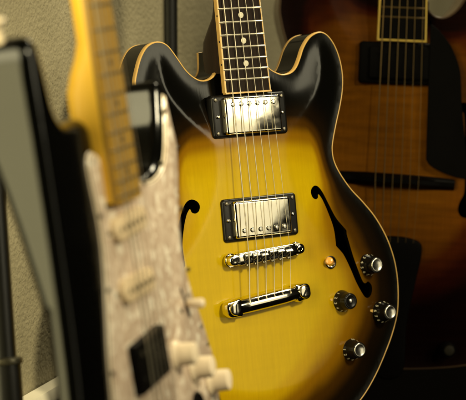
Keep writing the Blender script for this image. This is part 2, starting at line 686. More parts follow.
def make_fret(rig, board, y, w, zf, material, radius=300):
    mb = MB()
    rings = []
    for j in range(9):
        x = -w / 2 + w * j / 8
        z = zf(y) - x * x / (2 * radius)
        drop = .5 if j in (0, 8) else 0
        rings.append([(x, y - 1.2, z - .2), (x, y - .7, z + .75 - drop), (x, y, z + 1.05 - drop), (x, y + .7, z + .75 - drop), (x, y + 1.2, z - .2)])
    mb.loops(rings)
    return mb.build('fret', material, board, rig)


Y0, YN = 163.6, 628.0
Wf = lambda y: board_w(y, 56.6, 43.5, 176.4, 628.65)
board = make_board(G, Y0, YN, Wf(Y0) - 3.4, Wf(YN) - 3.4, zb, 5.5, M['rosewood'])
mb = MB()
for s in (-1, 1):
    rings = []
    for k in range(9):
        y = Y0 + (YN - Y0) * k / 8
        x0, x1 = s * (Wf(y) / 2 - 1.7), s * Wf(y) / 2
        z = zb(y) - x0 * x0 / 600
        rings.append([(x0, y, z + .12), (x1 - s * .3, y, z + .1), (x1, y, z - .25), (x1, y, z - 5.6), (x0, y, z - 5.6)])
    mb.loops(rings)
mb.box((0, Y0 - .8, zb(Y0) - 2.75), (Wf(Y0), 1.6, 5.2))
tag(mb.build('binding', M['cream'], board, G), 'cream binding along the edges of the dark fretboard')
for n in range(1, 23):
    y = fret_y(n, 628.65)
    make_fret(G, board, y, Wf(y) - .8, zb, M['fret'])
for n in (21, 19, 17, 15, 9, 7, 5, 3):
    y = (fret_y(n, 628.65) + fret_y(n - 1, 628.65)) / 2
    d = MB()
    d.lathe([(3.1, -.4), (3.1, .14), (2.9, .18)], (0, y, zb(y)), n=24)
    d.build('inlay_dot', M['pearl_dot'], board, G)
    d = MB()
    d.lathe([(1.1, 0), (1.1, .5)], (-Wf(y) / 2 + .3, y, zb(y) - 3.0), axis=(-1, 0, 0), ref=(0, 1, 0), n=14)
    d.build('side_dot', M['dot_black'], board, G)


def neck_mb(rig, y0, y1, wf, zf, thick, heel, material, name='neck', n=40, y_flat=None):
    """half round neck under the board; heel(y) gives the depth below the board"""
    mb = MB()
    rings = []
    for k in range(n):
        y = y0 + (y1 - y0) * k / (n - 1)
        w = wf(y) / 2 - .15
        dep, sq = heel(y)
        zt = zf(y) - thick - .3
        ring = []
        for j in range(25):
            a = PI * j / 24
            c, s = math.cos(a), math.sin(a)
            e = 2 / sq
            ring.append((w * math.copysign(abs(c) ** e, c), y, zt - dep * abs(s) ** e))
        rings.append(ring)
    mb.loops(rings)
    return mb.build(name, material, rig.o, rig)


def heel335(y):
    t = min(1, max(0, (255 - y) / 45))
    t = t * t * (3 - 2 * t)
    return 15 + 29 * t, 2 + 2.5 * t


neck_mb(G, 184, YN + 6, Wf, zb, 5.5, heel335, M['dark_mahogany'])
mb = MB()
mb.box((0, 177, 0.6), (50, 26, 8.4))
mb.build('neck_tongue', M['dark_mahogany'], G.o, G)


# ---- pickups
def screw(mb, c, r, h=1.2, slot=None):
    mb.lathe([(r, -1), (r, h * .45), (r * .85, h * .85), (r * .5, h)], c, n=18)


def humbucker(rig, cx, cy, rz, cover_dx, zr, zc, pole_sign, ring_w=93, ring_h=44.5):
    p = bpy.data.objects.new('pickup', None)
    COL.objects.link(p)
    p.parent = rig.o
    ring = MB()
    o = rrect(cx, cy, ring_w, ring_h, 4, rz)
    ring.plate(o, [(0, -3), (0, zr - 2.5), (.6, zr - 1.0), (1.8, zr - .2), (3.2, zr)])
    ro = ring.build('ring', M['black_plastic'], p, rig)
    c, s = math.cos(rz), math.sin(rz)
    W = lambda x, y: (cx + x * c - y * s, cy + x * s + y * c)
    for sx in (-1, 1):
        for sy in (-1, 1):
            m = MB()
            screw(m, (*W(sx * (ring_w / 2 - 5.5), sy * (ring_h / 2 - 5)), zr), 2.1)
            m.build('screw', M['dark_steel'], ro, rig)
        m = MB()
        screw(m, (*W(sx * (ring_w / 2 - 6.2) + cover_dx * .5, 0), zr), 2.0, 1.6)
        m.build('screw', M['nickel'], ro, rig)
    cov = MB()
    oc = rrect(cx + cover_dx * c, cy + cover_dx * s, 69.5, 38, 3, rz, n=7)
    cov.plate(oc, [(0, zr - 3), (0, zc - 2.2), (.25, zc - 1.2), (.8, zc - .5), (1.7, zc - .08), (2.6, zc)])
    co = cov.build('cover', M['nickel'], p, rig, sharp=60)
    for k in range(6):
        m = MB()
        x, y = W(cover_dx + (k - 2.5) * 10, pole_sign * 11.5)
        m.lathe([(2.6, -.5), (2.6, .05), (2.45, .9), (2.0, 1.3), (1.5, 1.35)], (x, y, zc), n=20)
        m.box((x, y, zc + 1.36), (3.6, .55, .12), rz=.4 + k * .7)
        m.build('pole_screw', M['chrome'], co, rig)
    return p


humbucker(G, 2.2, 139.6, 0, .2, 5.5, 12.5, 1)
humbucker(G, 4.0, 33.0, 0, -1.2, 6.5, 13.0, -1)

# ---- bridge
bz = 16.5
br = MB()
bo = []
a0, a1 = Vector((-45.5, -7.6)), Vector((49.5, -3.2))
bd_ = (a1 - a0).normalized()
bn = Vector((-bd_.y, bd_.x))
bang = math.atan2(bd_.y, bd_.x)
cb = (a0 + a1) / 2
o = smooth_loop([tuple(cb + bd_ * x + bn * y) for x, y in
                 [(-47, 0), (-45.5, 4), (-41, 5.5), (-35, 5), (-31, 6.3), (31, 6.3), (35, 5), (41, 5.5), (45.5, 4), (47, 0), (45.5, -4), (41, -5.5), (35, -5), (31, -6.3), (-31, -6.3), (-35, -5), (-41, -5.5), (-45.5, -4)]], 1.5)
br.plate(o, [(.8, bz - 7), (0, bz - 6.2), (0, bz - 1), (.5, bz - .3), (1.3, bz)])
bridge = br.build('bridge', M['nickel'], G.o, G)
for s in (-1, 1):
    c2 = cb + bd_ * (41 * s)
    m = MB()
    m.lathe([(2.2, bz - 2), (3.6, bz - .2), (3.6, bz + .35), (2.6, bz + .5), (2.0, bz - 1.2)], (*c2, 0), n=24)
    m.build('post', M['nickel'], bridge, G)
    m = MB()
    m.lathe([(6.5, bz - 11), (7.2, bz - 10.4), (7.2, bz - 8.2), (6.5, bz - 7.6)], (*c2, 0), n=36)
    m.lathe([(3, -4), (3, bz - 8)], (*c2, 0), n=18)
    m.build('thumbwheel', M['nickel'], bridge, G)
SX = [3.2 + (k - 2.5) * 10.3 for k in range(6)]
for k in range(6):
    c2 = cb + bd_ * ((k - 2.5) * 10.3)
    off = (2.2, 1.0, -.2, 1.8, .6, -.6)[k]
    m = MB()
    c3 = c2 + bn * off
    # wedge saddle
    w = 3.9
    prof = [(-4.6, bz - 1.5), (-4.2, bz + .8), (-.7, bz + 3.0), (.7, bz + 3.0), (2.6, bz + .4), (3.2, bz - 1.5)]
    m.loops([[tuple(c3 + bd_ * sx * w + bn * y) + (z,) for y, z in prof] for sx in (-1, 1)])
    m.build('saddle', M['chrome'], bridge, G)
    m = MB()
    hp = c2 + bn * (-6.2)
    m.lathe([(1.2, 0), (2.5, .1), (2.5, 1.6), (1.9, 2.3)], (*hp, bz - 1.2), axis=(-bn.x, -bn.y, .15), n=18)
    m.tube([(*(c2 + bn * -6), bz - 1.0), (*(c2 + bn * 5.6), bz - 1.0)], 1.1, 8)
    m.build('saddle_screw', M['dark_steel'], bridge, G)
    m = MB()                                  # dark channel between the saddles
    m.box((*c2, bz + .06), (9.3, 8.6, .12), rz=bang)
    m.build('channel', M['black_plastic'], bridge, G)

# ---- tailpiece
t0, t1 = Vector((-53.5, -57.2)), Vector((51.5, -47.6))
td = (t1 - t0).normalized()
tn = Vector((-td.y, td.x))
tz = 12.0
ct = (t0 + t1) / 2
HL = (t1 - t0).length / 2
tp = MB()
rings = []
for x, sc in [(-HL + 15.5, .9), (-HL + 17, 1.0), (-20, 1.06), (0, 1.08), (20, 1.06), (HL - 17, 1.0), (HL - 15.5, .9)]:
    ring = []
    for k in range(20):
        a = 2 * PI * k / 20
        ring.append(tuple(ct + td * x + tn * (7.6 * sc * math.cos(a))) + (tz + 6.6 * sc * math.sin(a),))
    rings.append(ring)
tp.loops(rings)
for s in (-1, 1):
    c2 = ct + td * (s * (HL - 10.5))
    ou = smooth_loop([tuple(c2 + td * (s * x) + tn * y) for x, y in [(-7.5, 8.0), (0, 8.6), (6.5, 8.2), (10, 5), (10.6, 0), (10, -5), (6.5, -8.2), (0, -8.6), (-7.5, -8.0)]], 1.5)
    tp.plate(ou, [(1.5, tz - 6.5), (0, tz - 5.2), (0, tz + 3.2), (.6, tz + 4.4), (1.8, tz + 4.9)])
tail = tp.build('tailpiece', M['nickel'], G.o, G)
for s in (-1, 1):
    c2 = ct + td * (s * (HL - 9.0))
    m = MB()
    m.lathe([(6.8, tz + 4.6), (6.9, tz + 6.2), (6.3, tz + 7.2), (5.0, tz + 7.5)], (*c2, 0), n=32)
    m.lathe([(5.5, -3), (5.5, tz - 5)], (*c2, 0), n=20)
    st = m.build('stud', M['nickel'], tail, G)
    m = MB()
    m.box((*c2, tz + 7.55), (10.4, 2.0, .3), rz=bang + (1.45 if s < 0 else .95))
    m.build('slot', M['black_plastic'], st, G)

# ---- strings
gauge = [.62, .52, .42, .34, .26, .22]
for k in range(6):
    c2 = cb + bd_ * ((k - 2.5) * 10.3)
    xs = c2.x
    xn = (k - 2.5) * 7.2
    ytop = c2.y
    tl = ct + td * ((k - 2.5) * 10.3 + .5)
    zs = bz + 3.2
    pts = [(tl.x, tl.y + 2, tz + 7.2), (tl.x, tl.y + 6.2, tz + 5.6), (xs, ytop - .3, zs), (xs + (xn - xs) * .01, ytop + 6, zs - .2), (xn, YN, zb(YN) + 2)]
    m = MB()
    m.tube(pts, gauge[k], 8)
    m.build('string', M['string'], G.o, G)


# ---- knobs
def top_hat_knob(rig, x, y, z, rot, cap_dark=False):
    p = MB()
    p.lathe([(11.6, 0), (11.9, .6), (11.7, 2.2), (9.9, 7.4), (9.0, 9.4), (8.7, 10.2), (8.6, 16.2), (8.2, 17.0), (7.2, 17.1)], (x, y, z), n=48)
    k = p.build('knob', M['black_knob'], rig.o, rig)
    c = MB()
    c.lathe([(7.5, 16.0), (7.5, 17.5), (6.9, 17.9), (5.8, 17.6), (3.0, 17.25), (1, 17.2)], (x, y, z), n=40)
    cp = c.build('cap', M['black_knob'] if cap_dark else M['chrome'], k, rig, sharp=70)
    if cap_dark:
        c = MB()
        c.lathe([(2.6, 17.0), (2.5, 18.0), (1.4, 18.4)], (x, y, z), n=20)
        c.build('shaft_end', M['chrome'], cp, rig)
    nm = MB()
    for i in range(10):
        a = rot + i * R(30)
        rr, hh = 11.0, 4.6
        tilt = math.atan2(5.2, 1.8)
        rad = Vector((math.cos(a), math.sin(a), 0))
        up = Vector((-math.cos(a) * math.cos(tilt), -math.sin(a) * math.cos(tilt), math.sin(tilt)))
        nor = Vector((math.cos(a) * math.sin(tilt), math.sin(a) * math.sin(tilt), math.cos(tilt)))
        tx = up.cross(nor)
        c0 = Vector((x, y, z)) + rad * 10.95 + Vector((0, 0, hh)) + nor * .12
        m4 = Matrix(((tx.x, up.x, nor.x, c0.x), (tx.y, up.y, nor.y, c0.y), (tx.z, up.z, nor.z, c0.z), (0, 0, 0, 1)))
        glyphs(nm, str(i + 1), 4.8, m4)
    nm.build('numerals', M['numeral'], k, rig)
    pt = MB()
    # pointer washer: ring with a small tongue at the bass side
    pt.lathe([(5, -.6), (8, -.4), (8, .1), (5, .1)], (x, y, z - .3), n=24)
    th = R(168)
    ux, uy = math.cos(th), math.sin(th)
    q = [(x + ux * r_ - uy * w_, y + uy * r_ + ux * w_) for r_, w_ in ((7, 2.4), (16.0, .9), (16.0, -.9), (7, -2.4))]
    pt.loops([[(*c_, z - .5) for c_ in q], [(c_[0], c_[1], z + (.4 if i in (0, 3) else 2.6)) for i, c_ in enumerate(q)]])
    pt.build('pointer', M['cream'], k, rig)


top_hat_knob(G, 141.0, -30.8, -1.2, 1.2)
top_hat_knob(G, 100.5, -65.0, 1.2, 2.2, cap_dark=True)
top_hat_knob(G, 155.0, -83.2, -3.0, .3)
top_hat_knob(G, 108.0, -118.0, -.5, 3.0)

tw = MB()
tw.lathe([(8.6, -1), (8.6, .8), (7.4, 1.6), (7.0, 3.6), (5.6, 4.2), (4.6, 3.6), (3.6, 2.2)], (89.4, -22.6, .5), n=36)
sw = tw.build('toggle_switch', M['chrome'], G.o, G)
m = MB()
m.lathe([(2.0, 1), (2.6, 4), (3.6, 6), (4.3, 8), (4.3, 10.2), (3.4, 11.8), (1.8, 12.4)], (89.4, -22.6, .5), axis=(-.55, .20, .85), n=24)
tag(m.build('tip', M['amber_tip'], sw, G), 'amber plastic switch tip')

# =================================================================== THE BLACK GUITAR WITH THE PEARL PICKGUARD (foreground blur)
ROT2 = [[0.2651, -0.14607, 0.95309], [0.13668, 0.98417, 0.11282], [-0.95448, 0.10036, 0.28087]]
S = Rig('solid_body_guitar', ROT2, (-63.07, -175.08, -1475.47), (0, -160, -20),
        'black electric guitar with pearl pickguard and yellow maple neck, blurred in front', 'guitar', GROUP)

strat = [(-129.5, 288), (-127.5, 300), (-122.5, 308), (-115, 309), (-108, 302), (-103.5, 290), (-100, 274), (-96, 258), (-87, 248.5), (-74, 245), (-60, 245), (-46, 245), (-36, 242), (-29.5, 232),
         (-28.6, 205), (28.6, 190), (40, 187), (55, 188.5), (75, 187.5), (92, 188), (108, 194), (121, 205), (131, 222), (138, 242), (144, 256), (151, 256), (157, 243), (162, 222), (165, 206), (162, 188), (155, 171),
         (145, 149), (138, 128), (138, 109), (142, 91.6), (149, 75), (159, 60), (170, 37.7), (180, 12), (188, -25), (186, -65), (172, -105), (140, -138), (80, -156), (10, -160), (-55, -156), (-108, -138),
         (-140, -105), (-154, -60), (-152, -15), (-149, 12), (-140, 50), (-135.5, 80), (-132.5, 115), (-130.8, 150), (-129.5, 197), (-129, 240), (-129.5, 270)]
st_out = smooth_loop(strat, 3.0, corners=(14, 15))


def back_edge(x, y):
    """back edge height: the belly cut thins the waist on the bass side"""
    if x > -40:
        return -43.0
    if y > 120:
        t = min(1, max(0, (235 - y) / 120))
        v = -43 + 25 * t ** .8
    elif y > 20:
        v = -16
    else:
        t = min(1, (20 - y) / 110)
        v = -16 - 27 * t
    f = min(1, (-40 - x) / 50)
    return -43 + (v + 43) * f


def body_loops(outline, levels):
    """levels: (inset, fn(x,y))"""
    return [[(x, y, fn(x0, y0)) for (x, y), (x0, y0) in zip(inset(outline, d), outline)] for d, fn in levels]


RR = 10
mb = MB()
lv = []
for k in range(7):                                # back roundover, then the flat rim
    a = PI / 2 * k / 6
    lv.append((6 - 6 * math.sin(a), lambda x, y, a=a: back_edge(x, y) + 6 - 6 * math.cos(a)))
for f in (.03, .5, .97, 1.0):
    lv.append((0, lambda x, y, f=f: (back_edge(x, y) + 6) * (1 - f) + (2 - RR) * f))
mb.loops(body_loops(st_out, lv), cap1=False)
sb = mb.build('body', M['black_gloss'], S.o, S, sharp=60)


def face_s(x, y, d):
    q = np.clip(RR - d, 0, RR)
    return 2 - RR + np.sqrt(np.maximum(RR * RR - q * q, 0))


soundboard('face', st_out, [], face_s, lambda x, y, d: d * 0, M['black_gloss'], sb, S, spacing=8, rings=(.15, .6, 1.3, 2.4, 3.8, 5.5, 7.5, 10))

pg_pts = [(-51, 217), (-45, 219.5), (-37, 218), (-29.5, 212), (-29, 205), (-29, 182), (-28.8, 176), (28.8, 176), (31, 181), (42, 183.5), (55, 184.5), (70, 182.5), (92, 183), (112.6, 189), (126, 201), (136.5, 220.7), (143, 240), (146, 246),
          (150, 240), (154, 221), (158.5, 206), (155.3, 190), (148.5, 173.6), (138.1, 149.9), (131, 127.3), (131.5, 109), (136, 91.6), (143, 75), (153, 60), (163.5, 37.7), (172, 14), (168, -18), (140, -40), (95, -48), (60, -20), (56, 0),
          (46, 8), (-46, 8), (-62, 4), (-80, 24), (-78, 46.3), (-73, 70.6), (-66.5, 91.2), (-60, 112), (-55.4, 127), (-51, 147), (-50, 163.5), (-51.5, 181), (-54, 198), (-54.5, 210)]
pg_o = smooth_loop(pg_pts, 2.0, corners=(4, 7))
pg = MB()
pg.plate(pg_o, [(2.2, 3.2), (2.2, 4.6), (2.6, 4.75)], cap0=False)
guard = pg.build('pickguard', M['pearloid'], S.o, S)
for d0, d1, z0, z1, nm_, ml in ((0, .8, 2.05, 3.0, 'edge_layer', M['ivory']), (.7, 1.4, 3.0, 3.7, 'edge_layer', M['black_plastic']), (1.4, 2.3, 3.6, 4.62, 'edge_layer', M['ivory'])):
    m = MB()
    m.plate(pg_o, [(d0, z0), (d1, z1), (d1 + .6, z1)], cap0=False, cap1=False)
    m.build(nm_, ml, guard, S)
for x, y in [(139, 232), (158, 200), (144, 150), (138, 100), (146.5, 50.2), (158.5, 33), (124, 81), (103, 72), (-47, 212), (-48, 172), (-55, 118), (-73, 60), (60, 182), (110, 192)]:
    m = MB()
    screw(m, (x, y, 4.7), 2.0, 1.0)
    m.build('screw', M['dark_steel'], guard, S)

# neck and board
zs_ = lambda y: 14 - .004 * (y - 178)
Ws = lambda y: board_w(y, 56.4, 42, 178, 648)
sboard = make_board(S, 176.5, 648, Ws(176.5), Ws(648), zs_, 5.5, M['maple_board'], radius=240)
for n in range(1, 23):
    y = fret_y(n, 648)
    make_fret(S, sboard, y, Ws(y) - .4, zs_, M['dull_fret'], radius=240)
for n in (21, 19, 17, 15, 9, 7, 5, 3):
    y = (fret_y(n, 648) + fret_y(n - 1, 648)) / 2
    m = MB()
    m.lathe([(3.3, -.4), (3.3, .14), (3.0, .18)], (0, y, zs_(y)), n=24)
    m.build('inlay_dot', M['dot_black'], sboard, S)
for sx in (-1, 1):
    y = (fret_y(12, 648) + fret_y(11, 648)) / 2
    m = MB()
    m.lathe([(3.3, -.4), (3.3, .1), (3.0, .14)], (12 * sx, y, zs_(y) - .3), n=24)
    m.build('inlay_dot', M['dot_black'], sboard, S)


def heel_s(y):
    t = min(1, max(0, (300 - y) / 42))
    t = t * t * (3 - 2 * t)
    return 15.5 + 10.5 * t, 2.1 + 4 * t


neck_mb(S, 178, 650, Ws, zs_, 5.5, heel_s, M['maple'])


def single_coil(rig, cx, cy, rz):
    p = MB()
    p.plate(rrect(cx, cy, 71, 18.5, 9.0, rz, n=8), [(0, 3), (0, 9.5), (.6, 10.4), (1.6, 10.8)])
    po = p.build('pickup', M['cream_cover'], rig.o, rig)
    for k in range(6):
        q = MB()
        x = (k - 2.5) * 10.4
        q.lathe([(2.2, 10.5), (2.2, 11.3), (1.9, 11.4)], (cx + x * math.cos(rz), cy + x * math.sin(rz), 0), n=16)
        q.build('pole', M['dark_steel'], po, rig)
    for s in (-1, 1):
        q = MB()
        screw(q, (cx + s * 39.5 * math.cos(rz), cy + s * 39.5 * math.sin(rz), 4.8), 2.0)
        q.build('screw', M['dark_steel'], po, rig)


single_coil(S, 2, 158.5, R(1.5))
single_coil(S, 0, 111.5, 0)
hb = MB()
hb.plate(rrect(0, 54, 70, 38, 2.5, R(3)), [(0, 3.5), (0, 11.2), (.5, 11.8), (1.2, 12)])
hbo = hb.build('pickup', M['black_matte'], S.o, S)
tag(hbo, 'black humbucking pickup')
for row in (-1, 1):
    for k in range(6):
        q = MB()
        q.lathe([(2.4, 11.5), (2.4, 12.5), (1.8, 12.8)], ((k - 2.5) * 10.4, 54 + row * 9.5, 0), n=16)
        q.build('pole', M['dark_steel'] if row > 0 else M['black_plastic'], hbo, S)


def skirt_knob(rig, x, y):
    p = MB()
    prof = [(11.6, .3), (11.8, 1.2), (11.2, 2.2), (9.8, 4.4), (9.3, 6), (8.9, 16.2), (8.4, 17.2), (7.2, 17.6)]
    n = 48
    rings = []
    for r_, h in prof:
        ring = []
        for k in range(n):
            rr_ = r_ * (1 - (.025 if (k % 2 and h > 5.5) else 0))
            a = 2 * PI * k / n
            ring.append((x + rr_ * math.cos(a), y + rr_ * math.sin(a), 4.7 + h))
        rings.append(ring)
    p.loops(rings)
    p.build('knob', M['ivory'], rig.o, rig)


for x, y in ((70.3, 42.6), (110.2, 23.0), (149.0, 3.0)):
    skirt_knob(S, x, y)
m = MB()
m.box((116, 76.5, 4.85), (3.2, 30, .5), rz=R(28))
slot = m.build('switch_slot', M['black_plastic'], S.o, S)
m = MB()
m.tube([(114.6, 75.8, 3), (114.4, 76, 12)], 1.0, 8)
m.build('lever', M['dark_steel'], slot, S)
m = MB()
m.lathe([(2.2, 0), (3.0, 1), (3.6, 5), (4.2, 11), (3.9, 13.6), (2.4, 14.8)], (114.5, 75.9, 6.5), axis=(.04, -.10, 1), n=20)
tag(m.build('switch_tip', M['ivory'], slot, S), 'cream pickup switch tip')

m = MB()
m.plate(rrect(3, -20, 92, 50, 4), [(0, 2.2), (0, 5.6), (.6, 6.2)])
sbr = m.build('bridge', M['black_plastic'], S.o, S)
tag(sbr, 'black tremolo bridge')
for k in range(6):
    q = MB()
    q.box(((k - 2.5) * 10.5, -6, 9.5), (9.8, 20, 7), bevel=1)
    q.build('saddle', M['dark_steel'], sbr, S)
m = MB()
m.lathe([(17, 3), (17, 5.2), (15.5, 6.4), (12, 6.2), (6, 4.5)], (108, -13, 0), n=32)
m.build('jack_cup', M['black_plastic'], S.o, S)
gs = [.66, .54, .44, .3, .25, .22]
for k in range(6):
    xb, xn = (k - 2.5) * 10.5, (k - 2.5) * 7.1
    m = MB()
    m.tube([(xb, -10, 12.5), (xb, 0, 17.0), (xn, 648, 14)], gs[k], 8)
    m.build('string', M['string'], S.o, S)
m = MB()
m.lathe([(3.5, -2), (3.5, 3), (3.0, 6), (3.4, 9), (6.6, 12), (7.2, 14), (6.0, 15.6), (3, 16)], (-122, 309, -21), axis=(-.25, 1, 0), n=28)
tag(m.build('strap_button', M['ivory'], S.o, S), 'pale strap button on the tip of the horn')

# =================================================================== THE AMBER ARCHTOP (behind, right)


def rot_yrp(yaw, roll, pitch):
    return (Matrix.Rotation(R(roll), 3, 'Z') @ Matrix.Rotation(R(yaw), 3, 'Y') @ Matrix.Rotation(R(pitch), 3, 'X'))


za = 2270.0
A = Rig('archtop_guitar', rot_yrp(4, -2.1, 2), ((394.5 - 233) / 1935.4 * za, -(180.5 - 200) / 1935.4 * za, -za), (0, -215, -50),
        'amber-brown hollow archtop guitar with black pickguard, blurred at the back right', 'guitar', GROUP)
arch = [(-28, 222), (-34, 228), (-48, 245), (-70, 258), (-98, 259), (-124, 246), (-139, 222), (-143, 197), (-139, 175), (-131, 150), (-124, 125), (-122, 100), (-130, 70), (-148, 40), (-172, 8), (-192, -30), (-204, -72), (-203, -118),
        (-184, -165), (-145, -200), (-90, -218), (0, -224), (90, -218), (145, -200), (184, -165), (203, -118), (204, -72), (192, -30), (172, 8), (150, 40), (133, 70), (125, 100), (126, 125), (133, 150), (138, 175), (138, 205), (131, 235),
        (119, 256), (106, 264), (95, 259), (86, 244), (78, 222), (68, 205), (56, 195.5), (44, 194.5), (34, 202), (28, 215)]
arch_o = smooth_loop(arch, 4.0)
lobe = [(74, 92), (80, 95), (86, 92), (90, 84), (92, 60), (93, 30), (93, 0), (91, -20), (95.5, -27), (95, -36), (88, -41), (79.5, -39), (76, -31), (78, -22), (83, -10), (83, 20), (82, 60), (80, 82), (76, 82), (73, 86)]
AF = smooth_loop(lobe, 2.0)
AFL = smooth_loop([(-x, y) for x, y in lobe], 2.0)


def arch_a(x, y, d):
    t = np.clip((d - 8) / 95, 0, 1)
    return -12 + 14 * (t * t * (3 - 2 * t)) + 1.0 * np.clip(1 - d / 9, 0, 1)


def burst_a(x, y, d):
    e = ((np.abs(x + 16) / 132) ** 2.4 + (np.abs(y - 48) / 165) ** 2.4) ** (1 / 2.4)
    b = (e - .5) / .75
    k = np.clip(1 - (d - 2) / 34, 0, 1)
    return np.clip(np.maximum(b, 0) + .75 * np.maximum(k - .1, 0), 0, 1)


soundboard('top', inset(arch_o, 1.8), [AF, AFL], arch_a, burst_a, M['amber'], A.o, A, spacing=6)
m = MB()
m.plate(arch_o, [(.3, -11.4), (.3, -86), (2, -88)], cap0=False, cap1=True)
m.build('rim', M['brown_side'], A.o, A)
m = MB()
m.plate(arch_o, [(.2, -15.5), (-.15, -15.3), (-.15, -11.6), (.6, -10.9), (2.0, -10.9), (2.1, -12.5)], cap0=False, cap1=False)
m.build('binding', mat('brown_binding', (.05, .022, .004), .5), A.o, A)
zA = lambda y: 13 - .03 * (y - 163)
WA = lambda y: board_w(y, 58, 43, 163, 628)
ab = make_board(A, 164.5, 628, WA(164.5) - 4, WA(628) - 4, zA, 6, M['black_matte'])
m = MB()
for s in (-1, 1):
    rings = []
    for k in range(6):
        y = 164.5 + (628 - 164.5) * k / 5
        x0, x1 = s * (WA(y) / 2 - 2), s * WA(y) / 2
        z = zA(y) - x0 * x0 / 600
        rings.append([(x0, y, z + .12), (x1, y, z), (x1, y, z - 6), (x0, y, z - 6)])
    m.loops(rings)
m.box((0, 163.5, zA(164) - 3), (WA(164), 2.2, 6))
tag(m.build('binding', M['yellow_binding'], ab, A), 'yellowed binding framing the end of the fretboard')
for n in range(1, 22):
    y = fret_y(n, 640)
    make_fret(A, ab, y, WA(y) - 3.6, zA, M['dark_string'])


def heel_a(y):
    t = min(1, max(0, (262 - y) / 50))
    t = t * t * (3 - 2 * t)
    return 16 + 62 * t, 2 + 2 * t


neck_mb(A, 205, 634, WA, zA, 6, heel_a, M['dark_mahogany'])
m = MB()
m.box((0, 186, 2), (44, 42, 16))
m.build('neck_tongue', M['dark_mahogany'], A.o, A)
# pickup
m = MB()
m.plate(rrect(-1.5, 137, 93, 49, 4), [(0, -4), (0, 6), (1.2, 7.4), (2.5, 7.6)])
apk = m.build('pickup', M['black_matte'], A.o, A)
m = MB()
m.plate(rrect(-1.5, 137, 70, 38, 3), [(0, 6), (0, 10.4), (.8, 11.2), (2, 11.4)])
m.build('cover', M['black_matte'], apk, A)
for k in range(6):
    q = MB()
    q.lathe([(2.4, 11), (2.4, 12), (1.6, 12.3)], (-1.5 + (k - 2.5) * 10, 148, 0), n=14)
    q.build('pole_screw', M['black_matte'], apk, A)
# pickguard
pga = smooth_loop([(31, 185), (33, 182), (33.5, 100), (34.5, 26), (40, 19), (56, 11), (80, 5), (84, 12), (80, 45), (74, 90), (70, 130), (61, 154), (53, 166), (42, 178)], 2.5, corners=(0, 3))
m = MB()
m.plate(pga, [(0, 9), (0, 12), (.5, 12.4)])
m.build('pickguard', M['black_matte'], A.o, A)
# floating bridge
m = MB()
rings = []
for k in range(21):
    x = -70 + 140 * k / 20
    h = 4 + 8.5 * max(0, 1 - (abs(x) / 46) ** 4)
    ya = -x * math.tan(R(2))
    hw = 8.6 - 1.5 * (abs(x) / 70) ** 3
    rings.append([(x, ya - hw, -6), (x, ya - hw * .9, 2 + h * .4), (x, ya - 2.5, 5 + h), (x, ya + 2.5, 5 + h), (x, ya + hw * .9, 2 + h * .4), (x, ya + hw, -6)])
m.loops(rings)
m.build('bridge', M['black_matte'], A.o, A)
# tailpiece
tpo = smooth_loop([(-34, -78), (-31, -71), (-22, -67), (-8, -65), (8, -65), (22, -67), (31, -71), (34, -78), (33, -92), (28, -118), (20, -165), (16, -226), (-16, -226), (-20, -165), (-28, -118), (-33, -92)], 2.5)
m = MB()
m.plate(tpo, [(0, 6), (0, 12), (1.2, 13.4), (3, 13.8)])
atp = m.build('tailpiece', M['black_matte'], A.o, A)
for k in range(6):
    m = MB()
    xb, xn = (k - 2.5) * 10.2, (k - 2.5) * 7.2
    m.tube([(xb * .9, -72, 14.5), (xb, -xb * .035, 18.6), (xn, 628, 1)], [.62, .52, .42, .34, .28, .24][k], 8)
    m.build('string', M['dark_string'], A.o, A)
for x, y in ((72, -197), (118, -168), (104, -120), (146, -128)):
    m = MB()
    m.lathe([(9.5, 0), (9.5, 3), (8.2, 14), (7, 15.5), (3, 16)], (x, y, -7), n=28)
    ko = m.build('knob', M['black_knob'], A.o, A)
    m = MB()
    m.lathe([(6, 15.3), (5.6, 16.4), (2, 16.6)], (x, y, -7), n=24)
    m.build('cap', M['dark_steel'], ko, A)

# =================================================================== STANDS
def world_tube(name, pts, r, material, parent, n=24):
    m = MB()
    m.tube([Vector(p) for p in pts], r, n)
    return m.build(name, material, parent, None)


def pixel_dir(u, v):
    d = VIEW.to_3x3() @ Vector(((u - 233) / 1935.4, -(v - 200) / 1935.4, -1))
    return d


# stand behind the sunburst guitar
pd = pixel_dir(169, 60)
px, py = pd.x * 2.33, pd.y * 2.33
e = bpy.data.objects.new('guitar_stand', None)
COL.objects.link(e)
e.location = (px, py, 0)
tag(e, 'upright black stand pole behind the left horn of the sunburst guitar', 'stand')
world_tube('pole', [(0, 0, .05), (0, 0, 1.15)], .0105, M['powder_black'], e)
for a in (25, 145, 265):
    lg = world_tube('leg', [(0, 0, .12), (.16 * math.cos(R(a)), .16 * math.sin(R(a)), .05), (.23 * math.cos(R(a)), .23 * math.sin(R(a)), .012)], .009, M['powder_black'], e, 16)
    ft = MB()
    ft.lathe([(.010, -.012), (.014, -.010), (.014, .008), (.010, .012)], (.235 * math.cos(R(a)), .235 * math.sin(R(a)), .014), axis=(math.cos(R(a)), math.sin(R(a)), 0), ref=(0, 0, 1), n=18)
    ft.build('rubber_foot', M['rubber'], lg, None)
m = MB()
m.lathe([(.011, .40), (.017, .405), (.017, .45), (.011, .455)], (0, 0, 0), n=24)
m.build('collar', M['black_plastic'], e, None)

